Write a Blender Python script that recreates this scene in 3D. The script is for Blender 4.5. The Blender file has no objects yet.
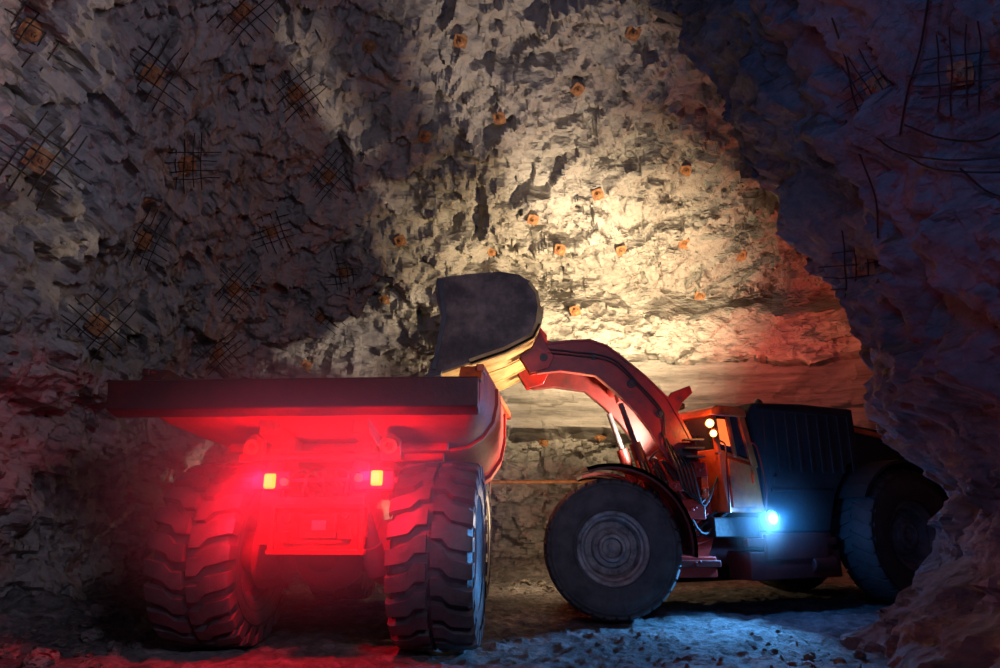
import bpy, math, random
from mathutils import Vector, Matrix, noise
from mathutils.bvhtree import BVHTree
random.seed(7)
scene = bpy.context.scene
COL = scene.collection
try:
    scene.view_settings.view_transform = 'Standard'
except Exception:
    pass
pi = math.pi

# ------------------------------------------------------------------ materials
def mat_new(name):
    m = bpy.data.materials.new(name); m.use_nodes = True
    nt = m.node_tree; nt.nodes.clear()
    out = nt.nodes.new('ShaderNodeOutputMaterial')
    b = nt.nodes.new('ShaderNodeBsdfPrincipled')
    nt.links.new(b.outputs[0], out.inputs[0])
    return m, nt, b

def noise_node(nt, scale, detail=6, rough=.6, coord='Object', stretch=None):
    tc = nt.nodes.new('ShaderNodeTexCoord')
    n = nt.nodes.new('ShaderNodeTexNoise')
    n.inputs['Scale'].default_value = scale
    n.inputs['Detail'].default_value = detail
    n.inputs['Roughness'].default_value = rough
    if stretch:
        mp = nt.nodes.new('ShaderNodeMapping')
        mp.inputs['Scale'].default_value = stretch
        nt.links.new(tc.outputs[coord], mp.inputs[0]); nt.links.new(mp.outputs[0], n.inputs['Vector'])
    else:
        nt.links.new(tc.outputs[coord], n.inputs['Vector'])
    return n

def ramp(nt, src, stops):
    r = nt.nodes.new('ShaderNodeValToRGB')
    e = r.color_ramp.elements
    e[0].position, e[0].color = stops[0][0], (*stops[0][1], 1)
    e[1].position, e[1].color = stops[1][0], (*stops[1][1], 1)
    for p, c in stops[2:]:
        x = e.new(p); x.color = (*c, 1)
    nt.links.new(src, r.inputs[0]); return r

def worn(name, c1, c2, rough=.5, metal=0., scale=4., bump=.15, dirt=(.05,.04,.035), lo=.35, hi=.65):
    m, nt, b = mat_new(name)
    n = noise_node(nt, scale, 8, .65)
    r = ramp(nt, n.outputs[0], [(lo-.12, dirt), (lo+.03, c1), (hi, c2)])
    nt.links.new(r.outputs[0], b.inputs['Base Color'])
    n2 = noise_node(nt, scale*9, 5, .7)
    rr = nt.nodes.new('ShaderNodeMapRange')
    rr.inputs['To Min'].default_value = max(0, rough-.18); rr.inputs['To Max'].default_value = min(1, rough+.2)
    nt.links.new(n2.outputs[0], rr.inputs[0]); nt.links.new(rr.outputs[0], b.inputs['Roughness'])
    b.inputs['Metallic'].default_value = metal
    bp = nt.nodes.new('ShaderNodeBump'); bp.inputs['Strength'].default_value = bump
    bp.inputs['Distance'].default_value = .02
    nt.links.new(n2.outputs[0], bp.inputs['Height']); nt.links.new(bp.outputs[0], b.inputs['Normal'])
    return m

def emis(name, col, s):
    m, nt, b = mat_new(name)
    b.inputs['Base Color'].default_value = (*col, 1)
    b.inputs['Emission Color'].default_value = (*col, 1)
    b.inputs['Emission Strength'].default_value = s
    return m

def rock_mat(name, ca, cb, cc, scales=((1.0, .6), (2.9, .58), (8., .45)), fine=.03, st=1., ridge=.05):
    m, nt, b = mat_new(name)
    n1 = noise_node(nt, .45, 5, .55, 'Object', (1, 1, 1.8))
    n2 = noise_node(nt, 4.5, 10, .72, 'Object', (1, 1, 1.5))
    mixn = nt.nodes.new('ShaderNodeMath'); mixn.operation = 'MULTIPLY_ADD'
    nt.links.new(n2.outputs[0], mixn.inputs[0]); mixn.inputs[1].default_value = .5
    h = nt.nodes.new('ShaderNodeMath'); h.operation = 'MULTIPLY'; h.inputs[1].default_value = .5
    nt.links.new(n1.outputs[0], h.inputs[0]); nt.links.new(h.outputs[0], mixn.inputs[2])
    r = ramp(nt, mixn.outputs[0], [(.34, ca), (.48, cb), (.62, cc)])
    nt.links.new(r.outputs[0], b.inputs['Base Color'])
    b.inputs['Roughness'].default_value = .95
    b.inputs['Specular IOR Level'].default_value = .12
    tc = nt.nodes.new('ShaderNodeTexCoord')
    wn = noise_node(nt, 1.1, 2, .5)
    nd = nt.nodes.new('ShaderNodeVectorMath'); nd.operation = 'MULTIPLY_ADD'
    nt.links.new(wn.outputs[1], nd.inputs[0]); nd.inputs[1].default_value = (.15, .15, .15)
    mp = nt.nodes.new('ShaderNodeMapping'); mp.inputs['Rotation'].default_value = (0, .45, 0); mp.inputs['Scale'].default_value = (.7, 1, 1.5)
    nt.links.new(tc.outputs['Object'], mp.inputs[0])
    nt.links.new(mp.outputs[0], nd.inputs[2])
    last = None
    for sc, k in scales:
        v = nt.nodes.new('ShaderNodeTexVoronoi'); v.inputs['Scale'].default_value = sc
        nt.links.new(nd.outputs[0], v.inputs['Vector'])
        l = nt.nodes.new('ShaderNodeVectorMath'); l.operation = 'SUBTRACT'
        nt.links.new(nd.outputs[0], l.inputs[0]); nt.links.new(v.outputs['Position'], l.inputs[1])
        c = nt.nodes.new('ShaderNodeVectorMath'); c.operation = 'SUBTRACT'
        nt.links.new(v.outputs['Color'], c.inputs[0]); c.inputs[1].default_value = (.5, .5, .5)
        d = nt.nodes.new('ShaderNodeVectorMath'); d.operation = 'DOT_PRODUCT'
        nt.links.new(l.outputs[0], d.inputs[0]); nt.links.new(c.outputs[0], d.inputs[1])
        a = nt.nodes.new('ShaderNodeMath'); a.operation = 'MULTIPLY_ADD'
        nt.links.new(d.outputs['Value'], a.inputs[0]); a.inputs[1].default_value = k
        if last: nt.links.new(last.outputs[0], a.inputs[2])
        else: a.inputs[2].default_value = 0
        last = a
    rn = noise_node(nt, 1.5, 10, .6, 'Object', (.8, 1, 1.5))
    rn.noise_type = 'RIDGED_MULTIFRACTAL'
    rn.inputs['Offset'].default_value = .9; rn.inputs['Gain'].default_value = 1.6
    a = nt.nodes.new('ShaderNodeMath'); a.operation = 'MULTIPLY_ADD'
    nt.links.new(rn.outputs[0], a.inputs[0]); a.inputs[1].default_value = ridge
    nt.links.new(last.outputs[0], a.inputs[2]); last = a
    n3 = noise_node(nt, 9, 12, .75, 'Object', (1, 1, 1.4))
    a = nt.nodes.new('ShaderNodeMath'); a.operation = 'MULTIPLY_ADD'
    nt.links.new(n3.outputs[0], a.inputs[0]); a.inputs[1].default_value = fine
    nt.links.new(last.outputs[0], a.inputs[2])
    bp = nt.nodes.new('ShaderNodeBump'); bp.inputs['Strength'].default_value = st
    bp.inputs['Distance'].default_value = 1.
    nt.links.new(a.outputs[0], bp.inputs['Height']); nt.links.new(bp.outputs[0], b.inputs['Normal'])
    return m

M_ROCK = rock_mat('rock_wall', (.25, .234, .214), (.32, .302, .276), (.4, .382, .35))
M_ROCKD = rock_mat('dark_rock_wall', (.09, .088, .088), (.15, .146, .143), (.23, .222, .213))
M_GROUND = rock_mat('ground_gravel', (.07, .071, .072), (.15, .151, .152), (.36, .36, .355), ((7., .6), (19., 1.)), .11, 1., .01)
def band_mat():
    m, nt, b = mat_new('smooth_rock_band')
    n = noise_node(nt, 1.3, 10, .7, 'Object', (.3, .3, 3.4))
    r = ramp(nt, n.outputs[0], [(.34, (.11, .105, .1)), (.48, (.24, .228, .215)), (.66, (.36, .345, .325))])
    nt.links.new(r.outputs[0], b.inputs['Base Color']); b.inputs['Roughness'].default_value = .9
    b.inputs['Specular IOR Level'].default_value = .15
    n2 = noise_node(nt, 2.8, 13, .8, 'Object', (.5, .5, 2.2))
    bp = nt.nodes.new('ShaderNodeBump'); bp.inputs['Strength'].default_value = .9; bp.inputs['Distance'].default_value = .16
    nt.links.new(n2.outputs[0], bp.inputs['Height']); nt.links.new(bp.outputs[0], b.inputs['Normal'])
    return m
M_BAND = band_mat()
M_RED = worn('red_paint', (.34, .014, .008), (.48, .026, .01), .45, 0, 2.5, .15, (.08, .02, .015), .36, .64)
M_BED = worn('tray_red_paint', (.36, .02, .008), (.5, .045, .012), .65, 0, 2.5, .2, (.1, .025, .018), .36, .64)
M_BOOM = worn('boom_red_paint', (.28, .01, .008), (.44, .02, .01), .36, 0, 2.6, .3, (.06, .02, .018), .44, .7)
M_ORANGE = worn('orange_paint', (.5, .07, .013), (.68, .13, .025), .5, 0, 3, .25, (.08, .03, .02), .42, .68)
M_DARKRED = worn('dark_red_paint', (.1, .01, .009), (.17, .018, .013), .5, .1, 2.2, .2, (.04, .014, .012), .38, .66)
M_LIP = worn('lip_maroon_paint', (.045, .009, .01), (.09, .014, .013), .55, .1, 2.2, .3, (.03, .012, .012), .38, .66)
M_STEEL = worn('dark_steel', (.05, .05, .055), (.11, .11, .115), .5, .5, 3, .25, (.03, .025, .02), .35, .7)
M_BUCKET = worn('bucket_steel', (.085, .062, .052), (.32, .23, .18), .5, .2, 1.6, .8, (.035, .027, .025), .42, .68)
M_LITSTEEL = worn('lit_steel', (.45, .26, .08), (.65, .44, .17), .45, .2, 3.5, .4, (.14, .08, .03), .38, .62)  # warm lamp light on the bucket's underside and rim put into the colour
M_CHROME = worn('bare_metal', (.3, .3, .32), (.45, .45, .46), .4, .8, 8, .02, (.2, .2, .2), .2, .5)
M_BLACK = worn('black_panel', (.009, .009, .009), (.02, .019, .019), .8, 0, 2, .3, (.006, .006, .005), .35, .65)
M_RUBBER = worn('tire_rubber', (.038, .036, .04), (.09, .085, .088), .4, 0, 5, .35, (.02, .02, .02), .3, .65)
M_RUBBER2 = worn('dusty_tire_rubber', (.055, .053, .056), (.13, .125, .126), .75, 0, 3, .4, (.03, .03, .03), .35, .65)
M_RUBBER3 = worn('dark_tire_rubber', (.022, .022, .023), (.05, .048, .048), .7, 0, 5, .35, (.015, .015, .015), .3, .65)
M_RIM = worn('rim_steel', (.1, .1, .105), (.2, .19, .19), .55, .2, 5, .3, (.05, .045, .04), .35, .65)
M_RIM2 = worn('dusty_rim_steel', (.3, .29, .29), (.55, .53, .52), .6, 0, 6, .5, (.08, .07, .07), .42, .64)
M_HOSE = worn('black_hose', (.02, .02, .02), (.04, .04, .04), .45, 0, 6, .1)
M_RUST = worn('rusty_plate', (.2, .08, .03), (.42, .21, .08), .75, 0, 9, .5, (.07, .03, .018), .38, .7)
M_WIRE = worn('dark_wire', (.02, .016, .014), (.05, .03, .02), .6, .5, 9, .1)
M_GLASS = worn('dark_glass', (.015, .015, .02), (.03, .03, .035), .1, 0, 3, .0, (.015, .015, .02))
M_TAIL = emis('tail_lamp_glow', (1, .38, .03), 2.6)
M_TAILR = emis('red_lamp_glow', (1, .02, .01), 4)
M_BLUE = emis('blue_lamp_glow', (.08, .5, 1), 4)
M_WARM = emis('warm_lamp_glow', (1, .5, .16), 6)
M_AMBER = emis('cab_interior_glow', (1, .16, .03), 1.4)

# ------------------------------------------------------------------ mesh builder
class MB:
    def __init__(s): s.v = []; s.f = []
    def add(s, vs, fs, M=None):
        o = len(s.v)
        for p in vs:
            p = Vector(p)
            s.v.append(M @ p if M else p)
        for f in fs: s.f.append([i+o for i in f])
        return s
    def box(s, c, d, M=None, rot=None):
        x, y, z = d[0]/2, d[1]/2, d[2]/2
        vs = [Vector((i*x, j*y, k*z)) for i in (-1, 1) for j in (-1, 1) for k in (-1, 1)]
        if rot:
            R = Matrix.Rotation(rot[0], 3, 'X') if rot[0] else Matrix.Identity(3)
            if rot[1]: R = Matrix.Rotation(rot[1], 3, 'Y') @ R
            if rot[2]: R = Matrix.Rotation(rot[2], 3, 'Z') @ R
            vs = [R @ v for v in vs]
        c = Vector(c); vs = [v+c for v in vs]
        return s.add(vs, [(0,1,3,2),(4,6,7,5),(0,4,5,1),(2,3,7,6),(0,2,6,4),(1,5,7,3)], M)
    def hexa(s, a, b):
        vs = list(a)+list(b)
        return s.add(vs, [(3,2,1,0),(4,5,6,7),(0,1,5,4),(1,2,6,5),(2,3,7,6),(3,0,4,7)])
    def prism(s, poly, y0, y1):
        n = len(poly)
        vs = [(x, y0, z) for x, z in poly]+[(x, y1, z) for x, z in poly]
        fs = [list(range(n))[::-1], list(range(n, 2*n))]
        for i in range(n): fs.append((i, (i+1) % n, n+(i+1) % n, n+i))
        return s.add(vs, fs)
    def prismx(s, poly, x0, x1):
        n = len(poly)
        vs = [(x0, y, z) for y, z in poly]+[(x1, y, z) for y, z in poly]
        fs = [list(range(n)), list(range(n, 2*n))[::-1]]
        for i in range(n): fs.append((i, n+i, n+(i+1) % n, (i+1) % n))
        return s.add(vs, fs)
    def cyl(s, p0, p1, r, seg=20, r2=None):
        p0, p1 = Vector(p0), Vector(p1); r2 = r if r2 is None else r2
        ax = (p1-p0).normalized()
        a = ax.orthogonal().normalized(); b = ax.cross(a)
        vs = []
        for p, rr in ((p0, r), (p1, r2)):
            for i in range(seg):
                t = 2*pi*i/seg; vs.append(p+a*math.cos(t)*rr+b*math.sin(t)*rr)
        fs = [list(range(seg))[::-1], list(range(seg, 2*seg))]
        for i in range(seg): fs.append((i, (i+1) % seg, seg+(i+1) % seg, seg+i))
        return s.add(vs, fs)
    def revolve(s, prof, seg=64, c=(0, 0, 0), closed=True):
        c = Vector(c); n = len(prof); vs = []
        for i in range(seg):
            t = 2*pi*i/seg
            for y, r in prof: vs.append(c+Vector((r*math.cos(t), y, r*math.sin(t))))
        fs = []
        rng = n if closed else n-1
        for i in range(seg):
            for j in range(rng):
                a = i*n+j; b = i*n+(j+1) % n
                c2 = ((i+1) % seg)*n+(j+1) % n; d = ((i+1) % seg)*n+j
                fs.append((a, b, c2, d))
        return s.add(vs, fs)
    def tube(s, pts, r, seg=8, res=6):
        P = [Vector(p) for p in pts]; path = []
        if len(P) > 2:
            Q = [P[0]*2-P[1]]+P+[P[-1]*2-P[-2]]
            for i in range(1, len(Q)-2):
                for k in range(res):
                    t = k/res
                    path.append(.5*((2*Q[i])+(Q[i+1]-Q[i-1])*t+(2*Q[i-1]-5*Q[i]+4*Q[i+1]-Q[i+2])*t*t+(3*Q[i]-Q[i-1]-3*Q[i+1]+Q[i+2])*t**3))
            path.append(P[-1])
        else: path = P
        n = len(path); vs = []; ref = None
        for i, p in enumerate(path):
            tg = (path[min(i+1, n-1)]-path[max(i-1, 0)]).normalized()
            if ref is None: ref = tg.orthogonal().normalized()
            ref = (ref-tg*ref.dot(tg)).normalized(); b = tg.cross(ref)
            for k in range(seg):
                t = 2*pi*k/seg; vs.append(p+ref*math.cos(t)*r+b*math.sin(t)*r)
        fs = [list(range(seg))[::-1], [(n-1)*seg+k for k in range(seg)]]
        for i in range(n-1):
            for k in range(seg):
                fs.append((i*seg+k, i*seg+(k+1) % seg, (i+1)*seg+(k+1) % seg, (i+1)*seg+k))
        return s.add(vs, fs)

def make(mb, name, mat, parent=None, M=None, bevel=0., smooth=True, ang=35, label=None):
    me = bpy.data.meshes.new(name)
    me.from_pydata([tuple(v) for v in mb.v], [], mb.f)
    me.materials.append(mat)
    import bmesh
    bm = bmesh.new(); bm.from_mesh(me); bmesh.ops.recalc_face_normals(bm, faces=bm.faces); bm.to_mesh(me); bm.free()
    if smooth:
        me.shade_smooth()
        me.set_sharp_from_angle(angle=math.radians(ang))
    o = bpy.data.objects.new(name, me); COL.objects.link(o)
    if parent: o.parent = parent
    if M is not None: o.matrix_local = M
    if bevel:
        md = o.modifiers.new('Bevel', 'BEVEL'); md.width = bevel; md.segments = 2
        md.limit_method = 'ANGLE'; md.angle_limit = math.radians(40)
    if label: o['label'] = label
    return o

def root(name, loc, rotz, label, category):
    e = bpy.data.objects.new(name, None); COL.objects.link(e)
    e.empty_display_size = .5
    e.location = loc; e.rotation_euler = (0, 0, rotz)
    e['label'] = label; e['category'] = category
    return e

def copy_tree(o, parent, M):
    c = o.copy(); COL.objects.link(c); c.parent = parent; c.matrix_local = M
    for ch in o.children:
        k = ch.copy(); COL.objects.link(k); k.parent = c; k.matrix_local = ch.matrix_local.copy()
    return c

T = Matrix.Translation
def RZ(a): return Matrix.Rotation(a, 4, 'Z')

# ------------------------------------------------------------------ cave shell
def facet(q, amp, dl=.07):
    """fractured rock: randomly tilted planar chips joined by steep but continuous breaks"""
    d, pts = noise.voronoi(q)
    h = 0; ws = 0
    for k in range(3):
        w = 1-(d[k]-d[0])/dl
        if w <= 0: continue
        c = pts[k]
        rv = noise.cell_vector(c*37.7)
        rv2 = noise.cell_vector(c*53.1+Vector((9, 5, 3)))
        l = q-c
        h += w*((rv.x-.5)*1.7*l.x+(rv.y-.5)*1.7*l.y+(rv.z-.5)*2.0*l.z+(rv2.x-.5)*.3); ws += w
    return amp*h/ws

def smoothstep(a, b, x):
    t = max(0, min(1, (x-a)/(b-a))); return t*t*(3-2*t)

def rockdisp(p, k=1.):
    w = Vector((.85*p.x+.45*p.z, p.y+.1*p.x, p.z*1.35-.45*p.x))
    w = w+noise.noise_vector(p*.6)*.15
    lf = 1-.55*smoothstep(-3, -4.5, p.x)
    up = 1-.45*smoothstep(6, 9, p.z)
    h = noise.noise(p*.28)*.45*lf
    h += facet(w*.42, 1.1)*lf*up+facet(w*.9+Vector((3, 1, 7)), .78)*(.5+.5*lf)*up+facet(w*1.9+Vector((11, 4, 2)), .4)
    h += facet(w*4.2+Vector((5, 8, 1)), .17, .08)
    return h*k

CTR = Vector((0, 6, 0)); H = 10.6
base = [(-6.1, 3.5), (-6.3, 8), (-6.8, 13), (-5.2, 16.6), (-.5, 17.9), (5, 18.2), (10, 17), (11.5, 12), (10.5, 6), (7.5, 0), (3, -4), (-3, -4), (-5.8, -.5)]
def spline(P, closed, step_fn):
    out = []; n = len(P)
    for i in range(n if closed else n-1):
        if closed: a, b, c, d = P[i-1], P[i], P[(i+1) % n], P[(i+2) % n]
        else: a, b, c, d = P[max(i-1, 0)], P[i], P[i+1], P[min(i+2, n-1)]
        a, b, c, d = map(Vector, (a, b, c, d))
        L = (c-b).length; k = max(1, int(L/step_fn((b+c)/2)))
        for j in range(k):
            t = j/k
            out.append(.5*((2*b)+(c-a)*t+(2*a-5*b+4*c-d)*t*t+(3*b-a-3*c+d)*t**3))
    if not closed: out.append(Vector(P[-1]))
    return out
ring = spline(base, True, lambda m: .05 if (m.y > 5 and m.x < 9.5) else .5)
NT = 250
def ledge(p):
    if p.y < 12: return 0, 1
    kx = smoothstep(-2.2, -.6, p.x)*(1-smoothstep(9.3, 10.5, p.x))
    zz = p.z+.03*(p.x-4)+.05*math.sin(p.x*1.7)+.12*noise.noise(Vector((p.x*1.3, 0, 5)))
    L = 1.45*smoothstep(3.3, 3.4, zz)*(1-smoothstep(5.05, 5.1, zz))
    L -= .14*smoothstep(3.95, 3.99, zz)*(1-smoothstep(4.03, 4.09, zz))
    L += (1.72-.75*(zz-5.1))*smoothstep(5.05, 5.12, zz)*(1-smoothstep(6.2, 6.9, zz))
    flat = smoothstep(3.25, 3.4, zz)*(1-smoothstep(5.0, 5.15, zz))
    slope = smoothstep(5.0, 5.15, zz)*(1-smoothstep(6.0, 6.6, zz))
    return L*kx, 1-.85*flat*kx-.5*slope*kx
verts = []; flats = []; nr = len(ring)
for i in range(nr):
    b = ring[i]
    for j in range(NT+1):
        t = (j/NT)*pi/2*.985
        s = math.cos(t)**.75
        p = Vector((CTR.x+(b.x-CTR.x)*s, CTR.y+(b.y-CTR.y)*s, H*math.sin(t)-.15))
        nrm = Vector((CTR.x-p.x, CTR.y-p.y, 0)).normalized()*math.cos(t)+Vector((0, 0, -1))*math.sin(t)
        L, k = ledge(p)
        q = p+nrm*(rockdisp(p, k)*.85)+Vector((nrm.x, nrm.y, 0)).normalized()*L
        verts.append(q); flats.append(k)
def strip(i0, i1, j0, j1, name, mat):
    vs = []; idx = {}; fs = []; mi = []
    for i in range(i0, i1):
        for j in range(j0, j1):
            q = []; fk = 0
            for (a, c) in ((i, j), (i+1, j), (i+1, j+1), (i, j+1)):
                key = (a % nr)*(NT+1)+c; fk += flats[key]
                if key not in idx: idx[key] = len(vs); vs.append(verts[key])
                q.append(idx[key])
            fs.append(q); mi.append(1 if fk < 1.6 else 0)
    me = bpy.data.meshes.new(name); me.from_pydata([tuple(v) for v in vs], [], fs); me.materials.append(mat); me.materials.append(M_BAND)
    me.polygons.foreach_set('material_index', mi)
    me.shade_smooth(); me.set_sharp_from_angle(angle=math.radians(12))
    o = bpy.data.objects.new(name, me); COL.objects.link(o); o['kind'] = 'structure'
    return o, BVHTree.FromPolygons(vs, fs)
iA = min(range(nr), key=lambda i: (ring[i]-Vector((-5.6, 16.2))).length)
iB = min(range(nr), key=lambda i: (ring[i]-Vector((10.5, 15.5))).length)
jc = int(NT*.66)
wl, bvl = strip(0, iA, 0, jc, 'wall_left', M_ROCK)
wb, bvb = strip(iA, iB, 0, jc, 'wall_back', M_ROCK)
wf, bvf = strip(iB, nr, 0, jc, 'wall_front', M_ROCK)
ce, bvc = strip(0, nr, jc, NT, 'ceiling', M_ROCK)

# right pillar wall
prof = [(-.2, 3.85), (.0, 4.1), (.3, 4.45), (.6, 4.9), (1.0, 5.3), (1.6, 5.5), (2.2, 5.1), (2.9, 4.5), (3.6, 4.45), (4.1, 4.25), (5.5, 3.8), (7, 3.2), (8.6, 2.6), (9.6, 2.1), (10.4, 1.5)]
def E(z):
    for (a, x0), (b, x1) in zip(prof, prof[1:]):
        if z <= b:
            t = (z-a)/(b-a); t = t*t*(3-2*t)*.5+t*.5; return x0+(x1-x0)*t
    return prof[-1][1]
plan = [(-.9, -2.5), (-.9, 2), (-.6, 5), (-.2, 7.0), (.05, 8.0), (.35, 8.8), (1.2, 9.5), (2.8, 9.7), (5.5, 9.3), (7.5, 8.8)]
pl = spline(plan, False, lambda m: .045 if (2 < m.y and m.x < 2) else .3)
vs = []; NZ = 230
for i, b in enumerate(pl):
    for j in range(NZ+1):
        z = -.2+10.5*j/NZ
        p = Vector((E(z)+b.x, b.y, z))
        w = Vector((p.x+20+.3*p.z, p.y, p.z-.3*p.x))+noise.noise_vector(p*.9)*.28
        h = facet(w*.5, .62, .18)+facet(w*1.1, .5, .12)+facet(w*2.4, .26, .09)+facet(w*6, .1, .09)+noise.fractal(p*1.6, .9, 2.1, 5)*.06
        vs.append(p+Vector((-1, .25, 0)).normalized()*h*.74)
fs = [(i*(NZ+1)+j, (i+1)*(NZ+1)+j, (i+1)*(NZ+1)+j+1, i*(NZ+1)+j+1) for i in range(len(pl)-1) for j in range(NZ)]
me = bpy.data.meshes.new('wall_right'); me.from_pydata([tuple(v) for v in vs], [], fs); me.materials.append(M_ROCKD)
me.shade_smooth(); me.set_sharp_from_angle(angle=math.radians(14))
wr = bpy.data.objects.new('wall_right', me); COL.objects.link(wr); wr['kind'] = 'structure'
bvr = BVHTree.FromPolygons(vs, fs)

# floor
vs = []; NX, NY = 440, 500
for i in range(NX+1):
    for j in range(NY+1):
        x = -8+20*i/NX; y = -5+24*j/NY
        z = noise.fractal(Vector((x*.8, y*.8, 0)), .9, 2.1, 4)*.04-.03
        z += noise.fractal(Vector((x*4, y*4, 7)), .6, 2.1, 4)*.045
        e = smoothstep(-4.6, -6.6, x)+smoothstep(15.8, 17.6, y)
        z += e*(.35+.25*noise.noise(Vector((x, y, 3))))+e*facet(Vector((x*2.2, y*2.2, 0)), .2)
        vs.append((x, y, z))
fs = [(i*(NY+1)+j, (i+1)*(NY+1)+j, (i+1)*(NY+1)+j+1, i*(NY+1)+j+1) for i in range(NX) for j in range(NY)]
me = bpy.data.meshes.new('floor'); me.from_pydata(vs, [], fs); me.materials.append(M_GROUND); me.shade_smooth()
me.set_sharp_from_angle(angle=math.radians(20))
fl = bpy.data.objects.new('floor', me); COL.objects.link(fl); fl['kind'] = 'structure'
bvg = BVHTree.FromPolygons([Vector(v) for v in vs], fs)

# ------------------------------------------------------------------ wheels
def tire_mesh(R, W, rimr, lugs, tread='haul'):
    mb = MB(); h = W/2
    rb = R*(.915 if tread == 'haul' else .972)
    pr = [(-h*.72, rimr), (-h*.86, rimr+.03), (-h*.97, rimr+(rb-rimr)*.35), (-h, rimr+(rb-rimr)*.55), (-h*.97, rimr+(rb-rimr)*.78), (-h*.88, rb-.03), (-h*.7, rb), (0, rb+.01)]
    pr = pr+[(-y, r) for y, r in pr[:-1][::-1]]
    mb.revolve(pr, 80)
    for sgn in (-1, 1):
        for rr in ((.3, .62) if tread == 'haul' else (.12, .8)):
            r0 = rimr+(rb-rimr)*rr; yy = sgn*h*(.985 if .5 < rr < .7 else (.94 if rr < .5 else .965))
            mb.revolve([(yy-.012, r0-.012), (yy-.012, r0+.012), (yy+.012, r0+.012), (yy+.012, r0-.012)], 80)
    pitch = 2*pi/lugs
    if tread == 'haul':
        st = [(.025, 0., R, R*.9), (.14, 0.02, R*1.002, R*.9), (.22, .34, R, R*.9), (h*.93, .5, R*.985, R*.9), (h*1.02, .52, R*.955, R*.85), (h*1.04, .52, R*.83, R*.8)]
        hw = .31
    else:
        st = [(.0, 0., R, R*.96), (h*.45, .25, R, R*.96), (h*.88, .5, R*.985, R*.95), (h*1.0, .55, R*.95, R*.92)]
        hw = .42
    for sgn in (-1, 1):
        for k in range(lugs):
            t0 = (k+(0 if sgn > 0 else .5))*pitch
            vs = []
            for (y, off, rt, rbm) in st:
                for e in (-hw, hw):
                    wob = .9 if (y > h*.7) else 1
                    th = t0+(off+e*wob)*pitch
                    for r in (rbm, rt):
                        vs.append((r*math.cos(th), sgn*y, r*math.sin(th)))
            n = len(st); fs = [(0, 1, 3, 2), (4*(n-1), 4*(n-1)+2, 4*(n-1)+3, 4*(n-1)+1)]
            for i in range(n-1):
                a = 4*i; b = a+4
                fs += [(a+1, b+1, b+3, a+3), (a, a+2, b+2, b), (a, b, b+1, a+1), (a+2, a+3, b+3, b+2)]
            mb.add(vs, fs)
    return mb

def rim_mesh(rimr, W, dish=.12, bolts=20):
    mb = MB(); h = W/2*.72; d = dish
    pr = [(-h-.03, rimr+.04), (-h-.06, rimr+.015), (-h-.03, rimr-.03), (-h+.04, rimr-.05), (-h+.05, rimr*.84), (-h+d, rimr*.76), (-h+d, rimr*.6), (-h+d*.6, rimr*.54), (-h+d*.5, rimr*.42),
          (-h+d*.2, rimr*.38), (-h+d*.15, rimr*.3), (-h+d*.5, rimr*.26), (-h+d*.5, .001), (h, .001), (h-.1, rimr*.5), (h-.06, rimr-.08), (h+.03, rimr-.02), (h+.03, rimr+.03), (h-.02, rimr+.02), (-h+.02, rimr+.02)]
    mb.revolve(pr, 60)
    for k in range(bolts):
        t = 2*pi*k/bolts; r = rimr*.68
        mb.cyl((r*math.cos(t), -h+d+.01, r*math.sin(t)), (r*math.cos(t), -h+d-.04, r*math.sin(t)), .02, 6)
    for k in range(10):
        t = 2*pi*k/10; r = rimr*.47
        mb.cyl((r*math.cos(t), -h+d*.55, r*math.sin(t)), (r*math.cos(t), -h+d*.5-.03, r*math.sin(t)), .016, 6)
    mb.cyl((0, -h+d*.5, 0), (0, -h+d*.5-.05, 0), rimr*.14, 16)
    return mb

# ------------------------------------------------------------------ haul truck
truck = root('haul_truck', (-1.97, 8.35, 0), math.radians(-3.5),
             'red mining haul truck with glowing red tail lamps', 'dump truck')
R_T = 1.05
tm = tire_mesh(R_T, .9, .53, 23, 'haul')
w0 = make(tm, 'tire', M_RUBBER, truck, T((1.29, 0, R_T)) @ RZ(pi/2), ang=35)
make(rim_mesh(.53, .92, .2), 'rim', M_RIM, w0)
copy_tree(w0, truck, T((-1.29, 0, R_T)) @ RZ(-pi/2) @ Matrix.Rotation(.1, 4, 'Y'))
copy_tree(w0, truck, T((1.02, 4.4, R_T)) @ RZ(pi/2) @ Matrix.Rotation(.2, 4, 'Y'))
copy_tree(w0, truck, T((-1.1, 4.4, R_T)) @ RZ(-pi/2))

mb = MB()
def section(y, zf, zt, hw, ch=.42):
    lw = hw-ch
    pts = [(-hw, y, zt), (-hw, y, zf+ch)]
    for k in (1, 2, 3):
        a = pi/2*k/4; pts.append((-lw-ch*math.cos(a), y, zf+ch-ch*math.sin(a)))
    pts += [(-lw, y, zf), (lw, y, zf)]
    for k in (3, 2, 1):
        a = pi/2*k/4; pts.append((lw+ch*math.cos(a), y, zf+ch-ch*math.sin(a)))
    pts += [(hw, y, zf+ch), (hw, y, zt)]
    return pts
stn = [(-1.25, 2.55, 3.0, 1.84, .12), (-.9, 2.45, 3.02, 1.88, .25), (-.2, 2.33, 3.06, 1.89, .45), (.9, 2.22, 3.08, 1.89, .7), (2.3, 1.88, 3.1, 1.88, .8), (3.2, 1.8, 3.15, 1.85, .75), (4.4, 2.9, 3.25, 1.8, .25), (4.9, 3.15, 3.35, 1.8, .1)]
outer = [section(a, b, c, d, e) for a, b, c, d, e in stn]
inner = [section(a+(.0 if i < 5 else -.08), b+.09, c, d-.08, e) for i, (a, b, c, d, e) in enumerate(stn)]
vs = []; fs = []
for sec in outer: vs += sec
for sec in inner: vs += sec
n = len(stn); m_ = len(outer[0]); off = m_*n
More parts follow.
